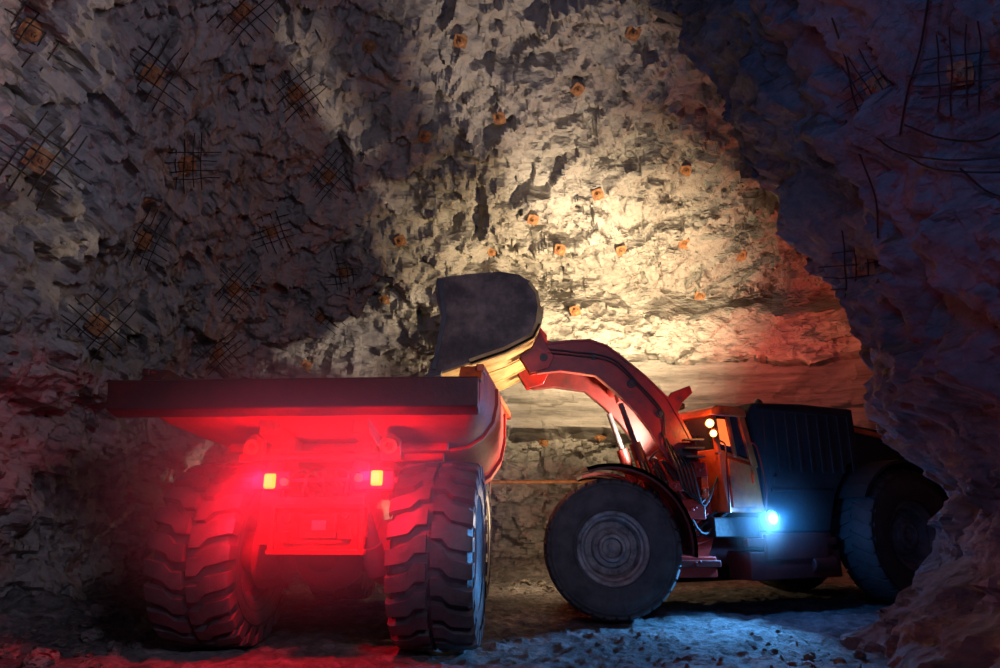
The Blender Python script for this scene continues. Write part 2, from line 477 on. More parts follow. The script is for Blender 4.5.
for i in range(n-1):
    for k in range(m_-1):
        a = m_*i+k; fs.append((a, a+1, a+m_+1, a+m_)); fs.append((off+a, off+a+m_, off+a+m_+1, off+a+1))
    for k in (0, m_-1):
        a = m_*i+k; fs.append((a, a+m_, off+a+m_, off+a))
for i in (0, n-1):
    for k in range(m_-1):
        a = m_*i+k; fs.append((a, off+a, off+a+1, a+1))
mb.add(vs, fs)
bed = make(mb, 'dump_body', M_BED, truck, ang=30)
mb = MB()
mb.prismx([(-1.42, 2.56), (-1.22, 2.5), (-1.1, 2.52), (-1.1, 2.86), (-1.3, 2.9), (-1.45, 2.86)], -2.15, 1.83)
make(mb, 'tail_lip', M_LIP, bed, bevel=.015, label='thick dark maroon edge beam across the tail')
for s in (-1, 1):
    mb = MB()
    mb.hexa([(s*1.8, -1.3, 2.95), (s*1.88, -1.3, 2.95), (s*1.88, -1.3, 3.03), (s*1.8, -1.3, 3.03)],
            [(s*1.8, 4.9, 3.32), (s*1.88, 4.9, 3.32), (s*1.88, 4.9, 3.42), (s*1.8, 4.9, 3.42)])
    mb.prismx([(-1.4, 2.85), (-.9, 2.85), (-.9, 3.0), (-1.2, 3.03)], s*1.72-.1*s, s*1.72+.14*s)
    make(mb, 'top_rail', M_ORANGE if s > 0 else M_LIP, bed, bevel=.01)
def zfl(y):
    for (a, b, *_), (a2, b2, *_) in zip(stn, stn[1:]):
        if y <= a2: return b+(b2-b)*(y-a)/(a2-a)
    return 2
for s in (-1, 1):
    mb = MB(); x0 = .52
    ys = [-1.05, -.2, .9, 2.3, 3.1]
    for a, b in zip(ys, ys[1:]):
        mb.hexa([(s*(x0-.09), a, zfl(a)-.16), (s*(x0+.09), a, zfl(a)-.16), (s*(x0+.09), a, zfl(a)+.02), (s*(x0-.09), a, zfl(a)+.02)],
                [(s*(x0-.09), b, zfl(b)-.16), (s*(x0+.09), b, zfl(b)-.16), (s*(x0+.09), b, zfl(b)+.02), (s*(x0-.09), b, zfl(b)+.02)])
    make(mb, 'body_rail', M_RED, bed, bevel=.008)
for y, hw in ((-.1, 1.35), (.6, 1.2), (1.4, 1.1), (2.2, 1.1)):
    mb = MB(); mb.box((0, y, zfl(y)-.05), (2*hw, .12, .1)); make(mb, 'body_rib', M_RED, bed, bevel=.008)
for s in (-1, 1):
    for y in (.35, 2.6):
        mb = MB()
        zf = zfl(y); hw = 1.89 if y < 1 else 1.87; ch = .6 if y < 1 else .78
        A = section(y-.05, zf-.03, 3.05, hw+.04, ch); 
        B = section(y-.05, zf+.04, 3.05, hw-.02, ch)
        half = list(range(6, 12)) if s > 0 else list(range(0, 6))
        for a, b in zip(half, half[1:]):
            if a >= len(A)-1: continue
            p, q, r_, t_ = map(Vector, (A[a], A[a+1], B[a+1], B[a])); d = Vector((0, .1, 0))
            mb.hexa([p, q, r_, t_], [p+d, q+d, r_+d, t_+d])
        make(mb, 'side_band', M_BED, bed)
mb = MB()
mb.prismx([(4.7, 3.3), (4.9, 3.42), (6.9, 3.62), (6.9, 3.54), (4.95, 3.32)], -1.8, 1.8)
make(mb, 'canopy', M_RED, bed, bevel=.01)

mb = MB()
for s in (-1, 1):
    mb.box((s*.48, 2.4, 1.45), (.16, 6.6, .42))
mb.box((0, -.88, 1.42), (1.15, .14, .5)); mb.box((0, 2.4, 1.4), (.9, .2, .35)); mb.box((0, 5.6, 1.25), (2.2, .3, .6))
for s in (-1, 1):
    mb.prismx([(-.9, 1.6), (-.3, 1.6), (-.42, 2.2), (-.6, 2.32), (-.78, 2.2)], s*.48-.1, s*.48+.1)
chas = make(mb, 'chassis', M_RED, truck, bevel=.012)
mb = MB(); mb.revolve([(-.03, .04), (-.03, .085), (.03, .085), (.03, .04)], 24)
hp = make(mb, 'hinge_pin', M_ORANGE, truck, T((.82, -.93, 2.2)), bevel=.005)
c = hp.copy(); COL.objects.link(c); c.parent = truck; c.matrix_local = T((-.72, -.93, 2.2))
mb = MB()
for s, xc in ((-1, -.72), (1, .82)): mb.prism([(xc-.12, 2.05), (xc+.12, 2.05), (xc+.11, 2.28), (xc, 2.36), (xc-.11, 2.28)], -.9, -.82)
mb.cyl((-.9, -.8, 2.1), (.95, -.8, 2.1), .05, 16)
make(mb, 'hinge_bracket', M_RED, chas, bevel=.01)
mb = MB()
PX = .1
mb.box((PX, -.96, 1.34), (.98, .06, .5)); mb.box((PX, -1.0, 1.57), (1.04, .12, .06)); mb.box((PX, -1.0, 1.1), (1.04, .12, .05))
mb.box((PX-.48, -1.01, 1.33), (.05, .1, .45)); mb.box((PX+.48, -1.01, 1.33), (.05, .1, .45))
mb.box((PX, -1.0, 1.36), (.4, .05, .24)); mb.box((PX-.33, -1.02, 1.25), (.1, .08, .12)); mb.box((PX+.31, -1.02, 1.3), (.14, .08, .14))
mb.cyl((PX-.32, -1.06, 1.44), (PX-.32, -.98, 1.44), .05, 16); mb.cyl((PX+.3, -1.06, 1.47), (PX+.3, -.98, 1.47), .035, 16)
mb.box((PX, -1.0, 1.2), (.7, .04, .03))
make(mb, 'rear_panel', M_RED, truck, bevel=.008)
mb = MB(); mb.box((PX+.02, -1.032, 1.37), (.15, .012, .1)); mb.box((PX+.02, -1.04, 1.37), (.02, .01, .06)); 
make(mb, 'plate', M_CHROME, truck, bevel=.003, label='small bare metal plate')
mb = MB()
mb.box((.05, -.95, 1.84), (1.75, .07, .05)); 
for x in (-.45, .68): mb.box((x, -.96, 1.84), (.42, .07, .2))
make(mb, 'lamp_bracket', M_DARKRED, truck, bevel=.008)
lampm = MB(); lampm.box((0, 0, 0), (.105, .05, .14)); lampm.box((0, .03, 0), (.13, .04, .16))
LX1, LX2 = -.46, .71
l1 = make(lampm, 'tail_lamp', M_TAIL, truck, T((LX1, -1.03, 1.83)), bevel=.03)
l2 = l1.copy(); COL.objects.link(l2); l2.parent = truck; l2.matrix_local = T((LX2, -1.03, 1.86))
lm = MB(); lm.cyl((0, .02, 0), (0, -.03, 0), .045, 20)
s1 = make(lm, 'side_lamp', M_TAILR, truck, T((LX1+.17, -1.02, 1.82)), bevel=.006)
s2 = s1.copy(); COL.objects.link(s2); s2.parent = truck; s2.matrix_local = T((LX2-.19, -1.02, 1.86))
mb = MB()
mb.cyl((-1.3, 0, R_T), (1.3, 0, R_T), .23, 28)
prof2 = [(-.42, .2), (-.34, .33), (-.15, .42), (.1, .42), (.3, .36), (.42, .2)]
diff = MB(); diff.revolve(prof2, 32, closed=False); 
for v in diff.v: mb.v.append(v+Vector((0, -.05, R_T)))
o = len(mb.v)-len(diff.v)
for f in diff.f: mb.f.append([i+o for i in f])
for s in (-1, 1): mb.cyl((s*.55, 0, R_T), (s*.85, 0, R_T), .36, 28, .42)
mb.cyl((0, .2, 1.05), (0, 4.2, 1.2), .09, 16)
mb.cyl((-1.1, 4.4, R_T), (1.05, 4.4, R_T), .14, 16)
make(mb, 'axle', M_DARKRED, truck, bevel=.01)
for s in (-1, 1):
    mb = MB()
    mb.cyl((s*.62, -.45, .95), (s*.42, -.75, 1.75), .1, 20); mb.cyl((s*.64, -.42, .85), (s*.56, -.54, 1.15), .13, 20)
    make(mb, 'strut', M_STEEL, truck, bevel=.006)
for k in range(5):
    mb = MB()
    x = -.3+.15*k
    mb.tube([(x, -.9, 1.6), (x+.1*math.sin(k*2), -1.0, 1.78+.03*k), (x*.6, -.8, 1.95), (x*.4, -.3, 1.8)], .017)
    make(mb, 'hose', M_HOSE, truck)
mb = MB()
mb.prismx([(4.95, 1.6), (6.9, 1.6), (6.9, 2.2), (6.6, 2.5), (6.4, 3.3), (5.2, 3.3), (5.05, 2.4)], -1.75, -.5)
mb.box((.5, 5.9, 2.0), (1.5, 1.9, .9)); mb.box((0, 6.9, 1.2), (2.6, .3, .7))
cabt = make(mb, 'front_cab', M_DARKRED, truck, bevel=.02)
for s in (-1, 1):
    mb = MB(); mb.prismx([(3.2, 1.9), (3.5, 2.28), (5.3, 2.28), (5.6, 1.9), (5.5, 1.85), (5.25, 2.2), (3.55, 2.2), (3.3, 1.85)], s*1.05-.4, s*1.05+.4)
    make(mb, 'fender', M_DARKRED, truck, bevel=.01)
mb = MB(); mb.box((-1.2, 5.11, 2.85), (1.0, .04, .6), rot=(-.16, 0, 0)); make(mb, 'cab_window', M_GLASS, cabt)
mb = MB(); mb.box((-1.76, 5.8, 2.85), (.03, .9, .55)); make(mb, 'cab_window', M_GLASS, cabt)

# ------------------------------------------------------------------ wheel loader
FX, FY = 1.65, 11.65
RL = 1.0; RR = 1.12
loader = root('wheel_loader', (FX, FY, 0), 0, 'red articulated mining loader tipping its raised bucket', 'wheel loader')
IF = T((-FX, -FY, 0))
ltm = tire_mesh(RL, .68, .5, 34, 'load')
lw = make(ltm, 'tire', M_RUBBER2, loader, T((0, -1.25, RL)) @ RZ(-.06), ang=40)
make(rim_mesh(.5, .68, .24, 24), 'rim', M_RIM2, lw)
PV = Vector((2.9, 11.65, 0)); RA = math.radians(23)
RM = IF @ T(PV) @ RZ(RA)
rw = make(tire_mesh(RR, .72, .54, 30, 'load'), 'tire', M_RUBBER3, loader, RM @ T((3.74, -1.25, RR)) @ Matrix.Rotation(.3, 4, 'Y'), ang=40)
make(rim_mesh(.54, .72, .2, 24), 'rim', M_RIM, rw)
copy_tree(rw, loader, RM @ T((3.74, 1.25, RR)) @ RZ(pi))
fw2 = make(tire_mesh(RL-.02, .68, .5, 34, 'load'), 'tire', M_RUBBER3, loader, T((.2, 1.22, RL)) @ RZ(pi-.06), ang=40)
make(rim_mesh(.5, .68, .2, 24), 'rim', M_RIM, fw2)

sec = []
for k in range(15):
    t = math.radians(108-k*8.2); r0, r1 = 1.14, 1.19
    sec.append(((FX+r0*math.cos(t), 1.02+r0*math.sin(t)), (FX+r1*math.cos(t), 1.02+r1*math.sin(t))))
for y0, y1, dx in ((10.02, 10.85, 0), (12.4, 13.2, .2)):
    mb = MB()
    for (a, b), (c_, d) in zip(sec, sec[1:]):
        mb.prism([(q[0]+dx, q[1]) for q in (a, c_, d, b)], y0, y1)
    for (a, b), (c_, d) in zip(sec, sec[1:]):
        cx, cz = FX, 1.02
        def inn(p, q): return (cx+(p[0]-cx)*q, cz+(p[1]-cz)*q)
        ys = y0 if y0 < 11 else y1-.03
        mb.prism([(q[0]+dx, q[1]) for q in (inn(a, .97), inn(c_, .97), d, b)], ys, ys+.03)
    make(mb, 'fender', M_DARKRED, loader, IF, ang=30)

mb = MB()
for y in (11.0, 12.2):
    mb.prism([(1.0, .75), (2.0, .6), (3.2, .7), (3.4, 1.2), (3.3, 2.2), (3.15, 2.5), (2.8, 2.4), (2.5, 2.2), (2.2, 1.6), (1.2, 1.45), (.95, 1.2)], y-.06, y+.06)
mb.box((1.9, 11.6, 1.0), (1.9, 1.2, .5)); mb.box((2.9, 11.6, 1.75), (.5, 1.2, .1)); mb.box((3.2, 11.6, 1.3), (.12, 1.2, 1.1))
mb.cyl((1.65, 10.4, RL), (1.83, 12.8, RL), .26, 24)
mb.prism([(2.6, .55), (3.3, .55), (3.3, .85), (2.6, .85)], 10.7, 12.6)
make(mb, 'front_frame', M_RED, loader, IF, bevel=.012)

armp = [(.46, 4.08), (.6, 4.22), (1.1, 4.28), (1.5, 4.3), (1.78, 4.2), (2.08, 3.96), (2.42, 3.66), (2.76, 3.3), (2.96, 2.92), (3.15, 2.5), (3.15, 2.28), (2.95, 2.15), (2.75, 2.18), (2.6, 2.4), (2.42, 2.78), (2.2, 3.08), (1.92, 3.38), (1.58, 3.68), (1.0, 3.76), (.62, 3.72), (.46, 3.82)]
booms = []
for y, mt in ((10.86, M_BOOM), (12.3, M_DARKRED)):  # far arm painted darker, as shade, to hold down the work light there
    mb = MB(); mb.prism(armp, y-.07, y+.07)
    if y < 11: mb.cyl((2.1, 10.86, 3.66), (2.1, 12.3, 3.66), .12, 24)
    booms.append(make(mb, 'boom_arm', mt, loader, IF, bevel=.015))
boom = booms[0]
for bi, y in enumerate((10.79, 12.37)):
    for rng in (range(0, 10), range(13, 19)):
        mb = MB()
        for i in rng:
            a, b = Vector(armp[i]), Vector(armp[i+1]); d = (b-a).normalized(); nn = Vector((-d.y, d.x))*-.04
            mb.prism([tuple(a), tuple(b), tuple(b+nn), tuple(a+nn)], y-.03, y+.03)
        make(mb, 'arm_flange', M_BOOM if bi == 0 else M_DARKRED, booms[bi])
for (x, z, r) in ((.72, 3.98, .12), (2.92, 2.36, .14), (2.16, 3.55, .08), (1.55, 4.0, .06), (2.6, 3.05, .07)):
    y = 10.76; mb = MB()
    mb.cyl((x, y, z), (x, y+.06, z), r, 24); mb.cyl((x, y-.03, z), (x, y, z), r*.55, 20)
    make(mb, 'boom_pin', M_STEEL, boom, bevel=.008)
for dz in (0, .06):
    mb = MB(); mb.tube([(2.66, 10.76, 2.7+dz), (2.62, 10.76, 3.05+dz), (2.3, 10.76, 3.45+dz), (1.85, 10.76, 3.9+dz), (1.2, 10.76, 4.02+dz), (.8, 10.76, 4.06+dz)], .013)
    make(mb, 'boom_pipe', M_HOSE, boom)

mb = MB()
mb.prism([(1.9, 4.2), (2.05, 4.3), (2.2, 4.2), (2.45, 3.5), (2.3, 3.35), (2.1, 3.4)], 11.72, 11.98)
mb.prism([(.75, 4.55), (.7, 4.4), (1.95, 4.12), (2.12, 4.2), (2.05, 4.32)], 11.76, 11.94)
make(mb, 'tilt_lever', M_DARKRED, loader, IF, bevel=.015)
for a, b, r in (((2.4, 11.85, 3.5), (3.0, 11.85, 2.8), .06), ((2.0, 10.98, 3.25), (2.3, 10.98, 2.3), .05), ((2.0, 12.18, 3.25), (2.3, 12.18, 2.3), .05)):
    mb = MB(); mb.cyl(a, b, r, 16); make(mb, 'cylinder_rod', M_STEEL, loader, IF)
for a, b, r in (((2.65, 11.85, 3.2), (3.25, 11.85, 2.35), .11), ((2.2, 10.98, 2.6), (2.65, 10.98, 1.1), .1), ((2.2, 12.18, 2.6), (2.65, 12.18, 1.1), .1)):
    mb = MB(); mb.cyl(a, b, r, 20); make(mb, 'hydraulic_cylinder', M_DARKRED, loader, IF, bevel=.008)
for y in (10.8, 12.24):
    mb = MB(); mb.prism([(2.66, 3.18), (2.8, 3.4), (3.12, 3.52), (3.16, 3.4), (2.98, 3.24), (2.86, 3.0)], y, y+.12)
    make(mb, 'stop_bracket', M_BOOM, loader, IF, bevel=.01)

bp = [(-1.12, 3.5), (-.46, 3.73), (.08, 3.92), (.5, 4.14), (.6, 4.35), (.64, 4.62), (.6, 4.86), (.48, 5.04), (.3, 5.16), (0, 5.21), (-.5, 5.17), (-1.0, 5.1)]
BY0, BY1 = 10.0, 13.1
def offs(P, d):
    out = []
    for i, p in enumerate(P):
        a = Vector(P[max(i-1, 0)]); b = Vector(P[min(i+1, len(P)-1)])
        t = (b-a).normalized(); nn = Vector((-t.y, t.x)); out.append((p[0]+nn.x*d, p[1]+nn.y*d))
    return out
ip = offs(bp, .05)
mb = MB()
for i in range(len(bp)-1):
    mb.prism([bp[i], bp[i+1], ip[i+1], ip[i]], BY0+.02, BY1-.02)
for y in (BY0, BY1-.05):
    side = bp+[(-1.03, 4.9), (-.93, 4.45), (-.95, 4.0), (-1.1, 3.6)]
    mb.prism(side, y, y+.05)
bucket = make(mb, 'bucket', M_BUCKET, loader, IF, ang=30, label='big dark steel bucket tipped forward, warm light coloured in underneath')
mb = MB()
op = offs(bp, -.03)
for i in range(0, 4):
    mb.prism([bp[i], bp[i+1], op[i+1], op[i]], BY0-.01, BY1+.01)
for y in (10.03, 11.1, 12.1, 13.05):
    o2 = offs(bp, -.05)
    for i in range(1, 5):
        mb.prism([bp[i], bp[i+1], o2[i+1], o2[i]], y-.04, y+.04)
make(mb, 'underside_plate', M_LITSTEEL, bucket, label='underside plates, warm lamp light put in their colour')
mb = MB()
o3 = offs(bp, .05)
for i in range(1, 7):
    mb.prism([bp[i], bp[i+1], o3[i+1], o3[i]], BY0-.03, BY0)
make(mb, 'side_edge', M_LITSTEEL, bucket)  # lighter band paints the lamp-lit rim of the bucket side
mb = MB(); mb.prism([(-.99, 5.06), (-.9, 4.45), (-1.05, 3.62), (-.98, 3.62), (-.83, 4.45), (-.9, 5.08)], BY0-.03, BY0)
make(mb, 'side_blade', M_STEEL, bucket)
mb = MB()
mb.prism([(-1.28, 3.42), (-.9, 3.53), (-.88, 3.6), (-1.1, 3.56)], BY0-.04, BY1+.04)
make(mb, 'cutting_edge', M_STEEL, bucket, bevel=.01)
for y in (10.78, 10.98, 12.18, 12.38):
    mb = MB(); mb.prism([(.3, 4.05), (.5, 3.72), (.8, 3.8), (.9, 4.0), (.8, 4.15), (.6, 4.6)], y-.03, y+.03)
    make(mb, 'bucket_bracket', M_BOOM, bucket, bevel=.008)
for y in (11.68, 12.02):
    mb = MB(); mb.prism([(.58, 4.25), (.85, 4.4), (.85, 4.6), (.58, 4.95)], y-.03, y+.03)
    make(mb, 'bucket_bracket', M_BOOM, bucket, bevel=.008)

# ---- rear section (x back, y away, z up)
mb = MB()
mb.box((2.4, 0, .95), (4.4, 1.1, .55)); mb.box((.5, 0, 1.05), (.9, 1.3, .7)); mb.box((4.75, 0, 1.3), (.55, 2.1, 1.2))
mb.cyl((.0, 0, .6), (0, 0, 1.9), .16, 20); mb.box((-.05, 0, .75), (.7, .7, .12)); mb.box((-.05, 0, 1.7), (.7, .7, .12))
mb.cyl((3.74, -1.2, RR), (3.74, 1.2, RR), .26, 20)
mb.box((1.5, -.9, .7), (1.9, .5, .42)); mb.box((1.45, -1.12, 1.05), (1.9, .1, .12))
mb.box((3.7, 0, 1.5), (2.2, 1.6, .1)); mb.box((1.9, .9, .7), (2.6, .4, .8))
make(mb, 'rear_frame', M_DARKRED, loader, RM, bevel=.015)
mb = MB()
mb.prism([(.96, 1.2), (2.3, 1.2), (2.5, 1.75), (2.9, 2.3), (3.2, 2.4), (3.18, 3.28), (2.0, 3.3), (.9, 3.26), (.78, 3.1)], -1.15, 1.15)
mb.prism([(3.2, 2.3), (4.95, 2.2), (4.95, 2.75), (4.4, 2.95), (3.2, 3.05)], -.95, 1.1)
hood = make(mb, 'engine_hood', M_BLACK, loader, RM, bevel=.03, label='large black engine cover')
mb = MB()
for k in range(9): mb.box((1.1+.24*k, -1.16, 2.65), (.05, .02, 1.0))
mb.box((2.05, -1.16, 3.15), (2.1, .03, .04)); mb.box((1.2, -1.17, 2.0), (.05, .04, .12)); mb.box((1.75, -1.16, 1.85), (1.3, .03, .04))
make(mb, 'louver', M_BLACK, hood)
mb = MB()
sec = []
for k in range(12):
    t = math.radians(150-k*11); r0, r1 = 1.22, 1.27
    sec.append(((3.74+r0*math.cos(t), RR+r0*math.sin(t)), (3.74+r1*math.cos(t), RR+r1*math.sin(t))))
for (a, b), (c_, d) in zip(sec, sec[1:]): mb.prism([a, c_, d, b], -1.6, -.8)
make(mb, 'rear_fender', M_BLACK, loader, RM, ang=30)
mb = MB(); mb.prism([(3.25, 2.9), (4.9, 2.72), (4.9, 2.8), (3.25, 2.99)], -1.02, -.95)
make(mb, 'side_rail', M_ORANGE, loader, RM, bevel=.01)
mb = MB(); mb.cyl((2.6, .6, 3.3), (2.6, .6, 3.55), .09, 16); mb.cyl((2.6, .6, 3.5), (2.75, .6, 3.65), .08, 16)
make(mb, 'exhaust', M_STEEL, loader, RM)
mb = MB()
y0, y1 = -1.15, -.15
def post(ax, ay, az, bx, by, bz, w=.07):
    mb.hexa([(ax-w/2, ay-w/2, az), (ax+w/2, ay-w/2, az), (ax+w/2, ay+w/2, az), (ax-w/2, ay+w/2, az)],
            [(bx-w/2, by-w/2, bz), (bx+w/2, by-w/2, bz), (bx+w/2, by+w/2, bz), (bx-w/2, by+w/2, bz)])
mb.prism([(.22, 1.5), (.94, 1.5), (.84, 2.3), (.1, 2.48), (.12, 2.1)], y0, y1)
for y in (y0+.035, y1-.035):
    post(.12, y, 2.4, .07, y, 3.05, .08); post(.8, y, 2.2, .6, y, 3.05, .13); post(.44, y, 2.35, .34, y, 3.05, .08)
mb.prism([(-.04, 3.0), (.7, 3.0), (.68, 3.12), (.55, 3.16), (.1, 3.16), (-.02, 3.1)], y0-.05, y1+.06)
mb.hexa([(.8, y0, 2.2), (.86, y0, 2.2), (.86, y1, 2.2), (.8, y1, 2.2)], [(.62, y0, 3.02), (.68, y0, 3.02), (.68, y1, 3.02), (.62, y1, 3.02)])
cab = make(mb, 'cab', M_ORANGE, loader, RM, bevel=.018, label='orange operator cab')
mb = MB()
mb.hexa([(.13, y0+.02, 2.45), (.42, y0+.02, 2.38), (.42, y0+.04, 2.38), (.13, y0+.04, 2.45)], [(.08, y0+.02, 3.03), (.33, y0+.02, 3.03), (.33, y0+.04, 3.03), (.08, y0+.04, 3.03)])
make(mb, 'cab_window', M_GLASS, cab)
mb = MB()
mb.hexa([(.46, y0+.02, 2.38), (.78, y0+.02, 2.3), (.78, y0+.04, 2.3), (.46, y0+.04, 2.38)], [(.36, y0+.02, 3.03), (.6, y0+.02, 3.03), (.6, y0+.04, 3.03), (.36, y0+.04, 3.03)])
make(mb, 'cab_window', M_GLASS, cab)
mb = MB()
mb.hexa([(.11, y0+.07, 2.45), (.13, y0+.07, 2.45), (.13, y1-.07, 2.45), (.11, y1-.07, 2.45)], [(.06, y0+.07, 3.03), (.08, y0+.07, 3.03), (.08, y1-.07, 3.03), (.06, y1-.07, 3.03)])
make(mb, 'windscreen', M_GLASS, cab)
mb = MB()
mb.prism([(.28, 1.58), (.86, 1.58), (.8, 2.22), (.26, 2.32)], y0-.03, y0); mb.box((.72, y0-.05, 2.02), (.04, .04, .16))
make(mb, 'cab_door', M_ORANGE, cab, bevel=.01)
mb = MB(); mb.prism([(.17, 2.55), (.36, 2.52), (.29, 2.95), (.13, 2.95)], y0+.0, y0+.02)
make(mb, 'lit_window_pane', M_AMBER, cab, bevel=.01, label='glowing orange window pane')
for pts in ([(.1, -1.3, 1.5), (.08, -1.33, 2.1), (.12, -1.3, 2.5), (.14, -1.17, 2.6)], [(.9, -1.2, 1.5), (.88, -1.28, 1.9), (.78, -1.27, 2.5), (.72, -1.16, 2.6)]):
    mb = MB(); mb.tube(pts, .014); make(mb, 'grab_rail', M_DARKRED, loader, RM)
for kind in range(3):
    mb = MB()
    if kind == 0: mb.box((.45, -.88, 1.28), (.9, .32, .3))
    if kind == 1: mb.box((1.5, -1.16, .98), (1.3, .08, .4))
    if kind == 2: mb.box((2.0, -1.0, .95), (.6, .3, .45)); mb.cyl((1.8, -1.1, .7), (2.3, -1.1, .7), .14, 20)
    make(mb, 'side_tank', M_BLACK if kind == 0 else M_DARKRED, loader, RM, bevel=.02)
for k in range(12):
    mb = MB(); y = 10.8+.13*k; z = 1.2+.12*(k % 5)
    mb.tube([(2.35, y, z+.5), (2.7, y-.12, z+.75+.05*(k % 3)), (3.1, y-.1, z+.1*(k % 4)), (3.5, y+.05, z+.25), (3.8, y+.2, z+.4)], .022)
    make(mb, 'hydraulic_hose', M_HOSE, loader, IF)
for k in range(8):
    mb = MB(); mb.tube([(2.2+.06*k, 10.9, 2.3), (2.4+.06*k, 10.68, 1.5+.06*k), (2.7+.06*k, 10.72, 1.0+.1*k), (3.25, 10.8, 1.1+.13*k)], .022)
    make(mb, 'hydraulic_hose', M_HOSE if k % 3 else M_RED, loader, IF)
for k in range(5):
    mb = MB(); mb.tube([(2.6+.07*k, 10.78, 2.75-.1*k), (2.75+.06*k, 10.6, 2.2), (2.9+.06*k, 10.62, 1.8-.05*k), (3.3+.04*k, 10.75, 1.7+.1*k)], .018)
    make(mb, 'hydraulic_hose', M_HOSE, loader, IF)
for cc, dd, mt in (((3.0, 10.75, 1.55), (.35, .2, .3), M_RED), ((2.75, 10.72, 1.9), (.22, .14, .16), M_RED), ((3.15, 10.7, 2.15), (.2, .12, .22), M_RED), ((3.0, 10.68, .75), (.7, .08, .1), M_DARKRED), ((2.85, 10.78, 1.2), (.5, .05, .08), M_RED), ((3.2, 10.7, 1.85), (.1, .1, .4), M_ORANGE), ((2.62, 10.75, 1.5), (.1, .1, .5), M_RED)):
    mb = MB(); mb.box(cc, dd); mb.cyl((cc[0]-.03, cc[1]-dd[1]/2-.02, cc[2]), (cc[0]-.03, cc[1], cc[2]), .03, 12); mb.cyl((cc[0]+.03, cc[1]-dd[1]/2-.02, cc[2]+.03), (cc[0]+.03, cc[1], cc[2]+.03), .02, 12)
    make(mb, 'valve_block', mt, loader, IF, bevel=.01)
for k in range(3):
    mb = MB(); mb.box((3.05, 10.62, 2.35+.13*k), (.3, .2, .025)); make(mb, 'step', M_STEEL, loader, IF)

def lamp_obj(name, M, matg, parent, r=.07):
    hb = MB(); hb.revolve([(.07, .001), (.07, r*.7), (.0, r*1.25), (-.035, r*1.25), (-.035, r*1.05), (0, r*1.0), (.02, .001)], 24, closed=False)
    h = make(hb, name, M_STEEL, parent, M)
    lb = MB(); lb.revolve([(-.03, .001), (-.028, r*.6), (-.02, r*1.04), (.0, r*1.0), (.0, .001)], 24, closed=False)
    make(lb, 'lens', matg, h)
    return h
lamp_obj('side_lamp', RM @ T((.94, -1.28, 1.42)), M_BLUE, loader, .1)
lamp_obj('work_lamp', RM @ T((-.06, -1.2, 2.86)) @ RZ(-.9), M_WARM, loader, .06)
lamp_obj('work_lamp', RM @ T((-.02, -1.22, 2.7)) @ RZ(-.9), M_WARM, loader, .05)
lamp_obj('work_lamp', RM @ T((.1, -.3, 3.27)) @ RZ(-2.2), M_WARM, loader, .06)
mb = MB(); mb.cyl((1.4, .3, 3.28), (1.4, .3, 3.42), .06, 16, .05)
make(mb, 'added_red_lamp', M_TAILR, loader, RM, bevel=.01)  # added lamp, goes with the red tint on the rock behind

# ------------------------------------------------------------------ wall fittings
CAM = Vector((0, 0, 1.5)); TH = math.radians(15)
def sight(sx, sy):
    d = Vector((sx, math.cos(TH)-sy*math.sin(TH), math.sin(TH)+sy*math.cos(TH))).normalized()
    best = None
    for b in (bvl, bvb, bvc, bvf, bvr):
        r = b.ray_cast(CAM, d)
        if r[0] is not None and (best is None or r[3] < best[1]): best = (r[0], r[3], b)
    return best[0] if best else None, (best[2] if best else None)
bolts_mesh = [(150,75),(240,6),(295,92),(35,158),(185,163),(328,175),(140,240),(232,288),(95,326),(270,232),(345,272),(215,352),(320,318),(868,268),(30,30),(880,85),(965,70)]
bolts_plain = [(425,135),(500,117),(577,88),(633,32),(370,45),(598,194),(685,170),(560,250),(622,250),(683,243),(533,218),(492,250),(575,312),(700,297),(740,255),(748,170),(400,240),(385,300),(545,441),(600,435),(305,365),(460,40)]
pb = MB()
N8 = 10
ring8 = lambda r, z: [(r*math.cos(2*pi*k/N8), r*math.sin(2*pi*k/N8), z) for k in range(N8)]
sq = [(-.14, -.13), (.0, -.15), (.14, -.13), (.15, .0), (.13, .14), (.0, .15), (-.14, .13), (-.15, .02)]
pb.prism([(a, b) for a, b in sq], -.012, .0)
for i_, v_ in enumerate(pb.v): pb.v[i_] = Vector((v_.x, v_.z, -v_.y))
vv = ring8(.1, .012)+ring8(.085, .03)+ring8(.06, .05)+ring8(.03, .05)
ff = [tuple(range(N8)), tuple(range(3*N8, 4*N8))]
for L_ in range(3):
    for k in range(N8): ff.append((L_*N8+k, L_*N8+(k+1) % N8, (L_+1)*N8+(k+1) % N8, (L_+1)*N8+k))
pb.add(vv, ff)
sb = MB(); sb.cyl((0,0,-.1),(0,0,.13),.018,10); sb.cyl((0,0,.05),(0,0,.085),.038,6)
PLm = make(pb, 'plate', M_RUST); STm = make(sb, 'stud', M_RUST)
plate_me, stud_me = PLm.data, STm.data
bpy.data.objects.remove(PLm); bpy.data.objects.remove(STm)
def wire_me(seed):
    rnd = random.Random(seed); w = MB()
    for a in (0, 1):
        for k in range(4):
            o = -.24+.16*k+rnd.uniform(-.02, .02)
            L0, L1 = -.52+rnd.uniform(-.12, .12), .52+rnd.uniform(-.12, .12)
            pts = []
            for q in range(5):
                t = L0+(L1-L0)*q/4; z = .03+.06*abs(t)*rnd.uniform(0, 2)+.008*a
                pts.append((t, o+rnd.uniform(-.015, .015), z) if a == 0 else (o+rnd.uniform(-.015, .015), t, z))
            w.tube(pts, .01, 5, 3)
    return w
wires = []
for s in range(4):
    o = make(wire_me(s), 'wire_mesh', M_WIRE); wires.append(o.data); bpy.data.objects.remove(o)
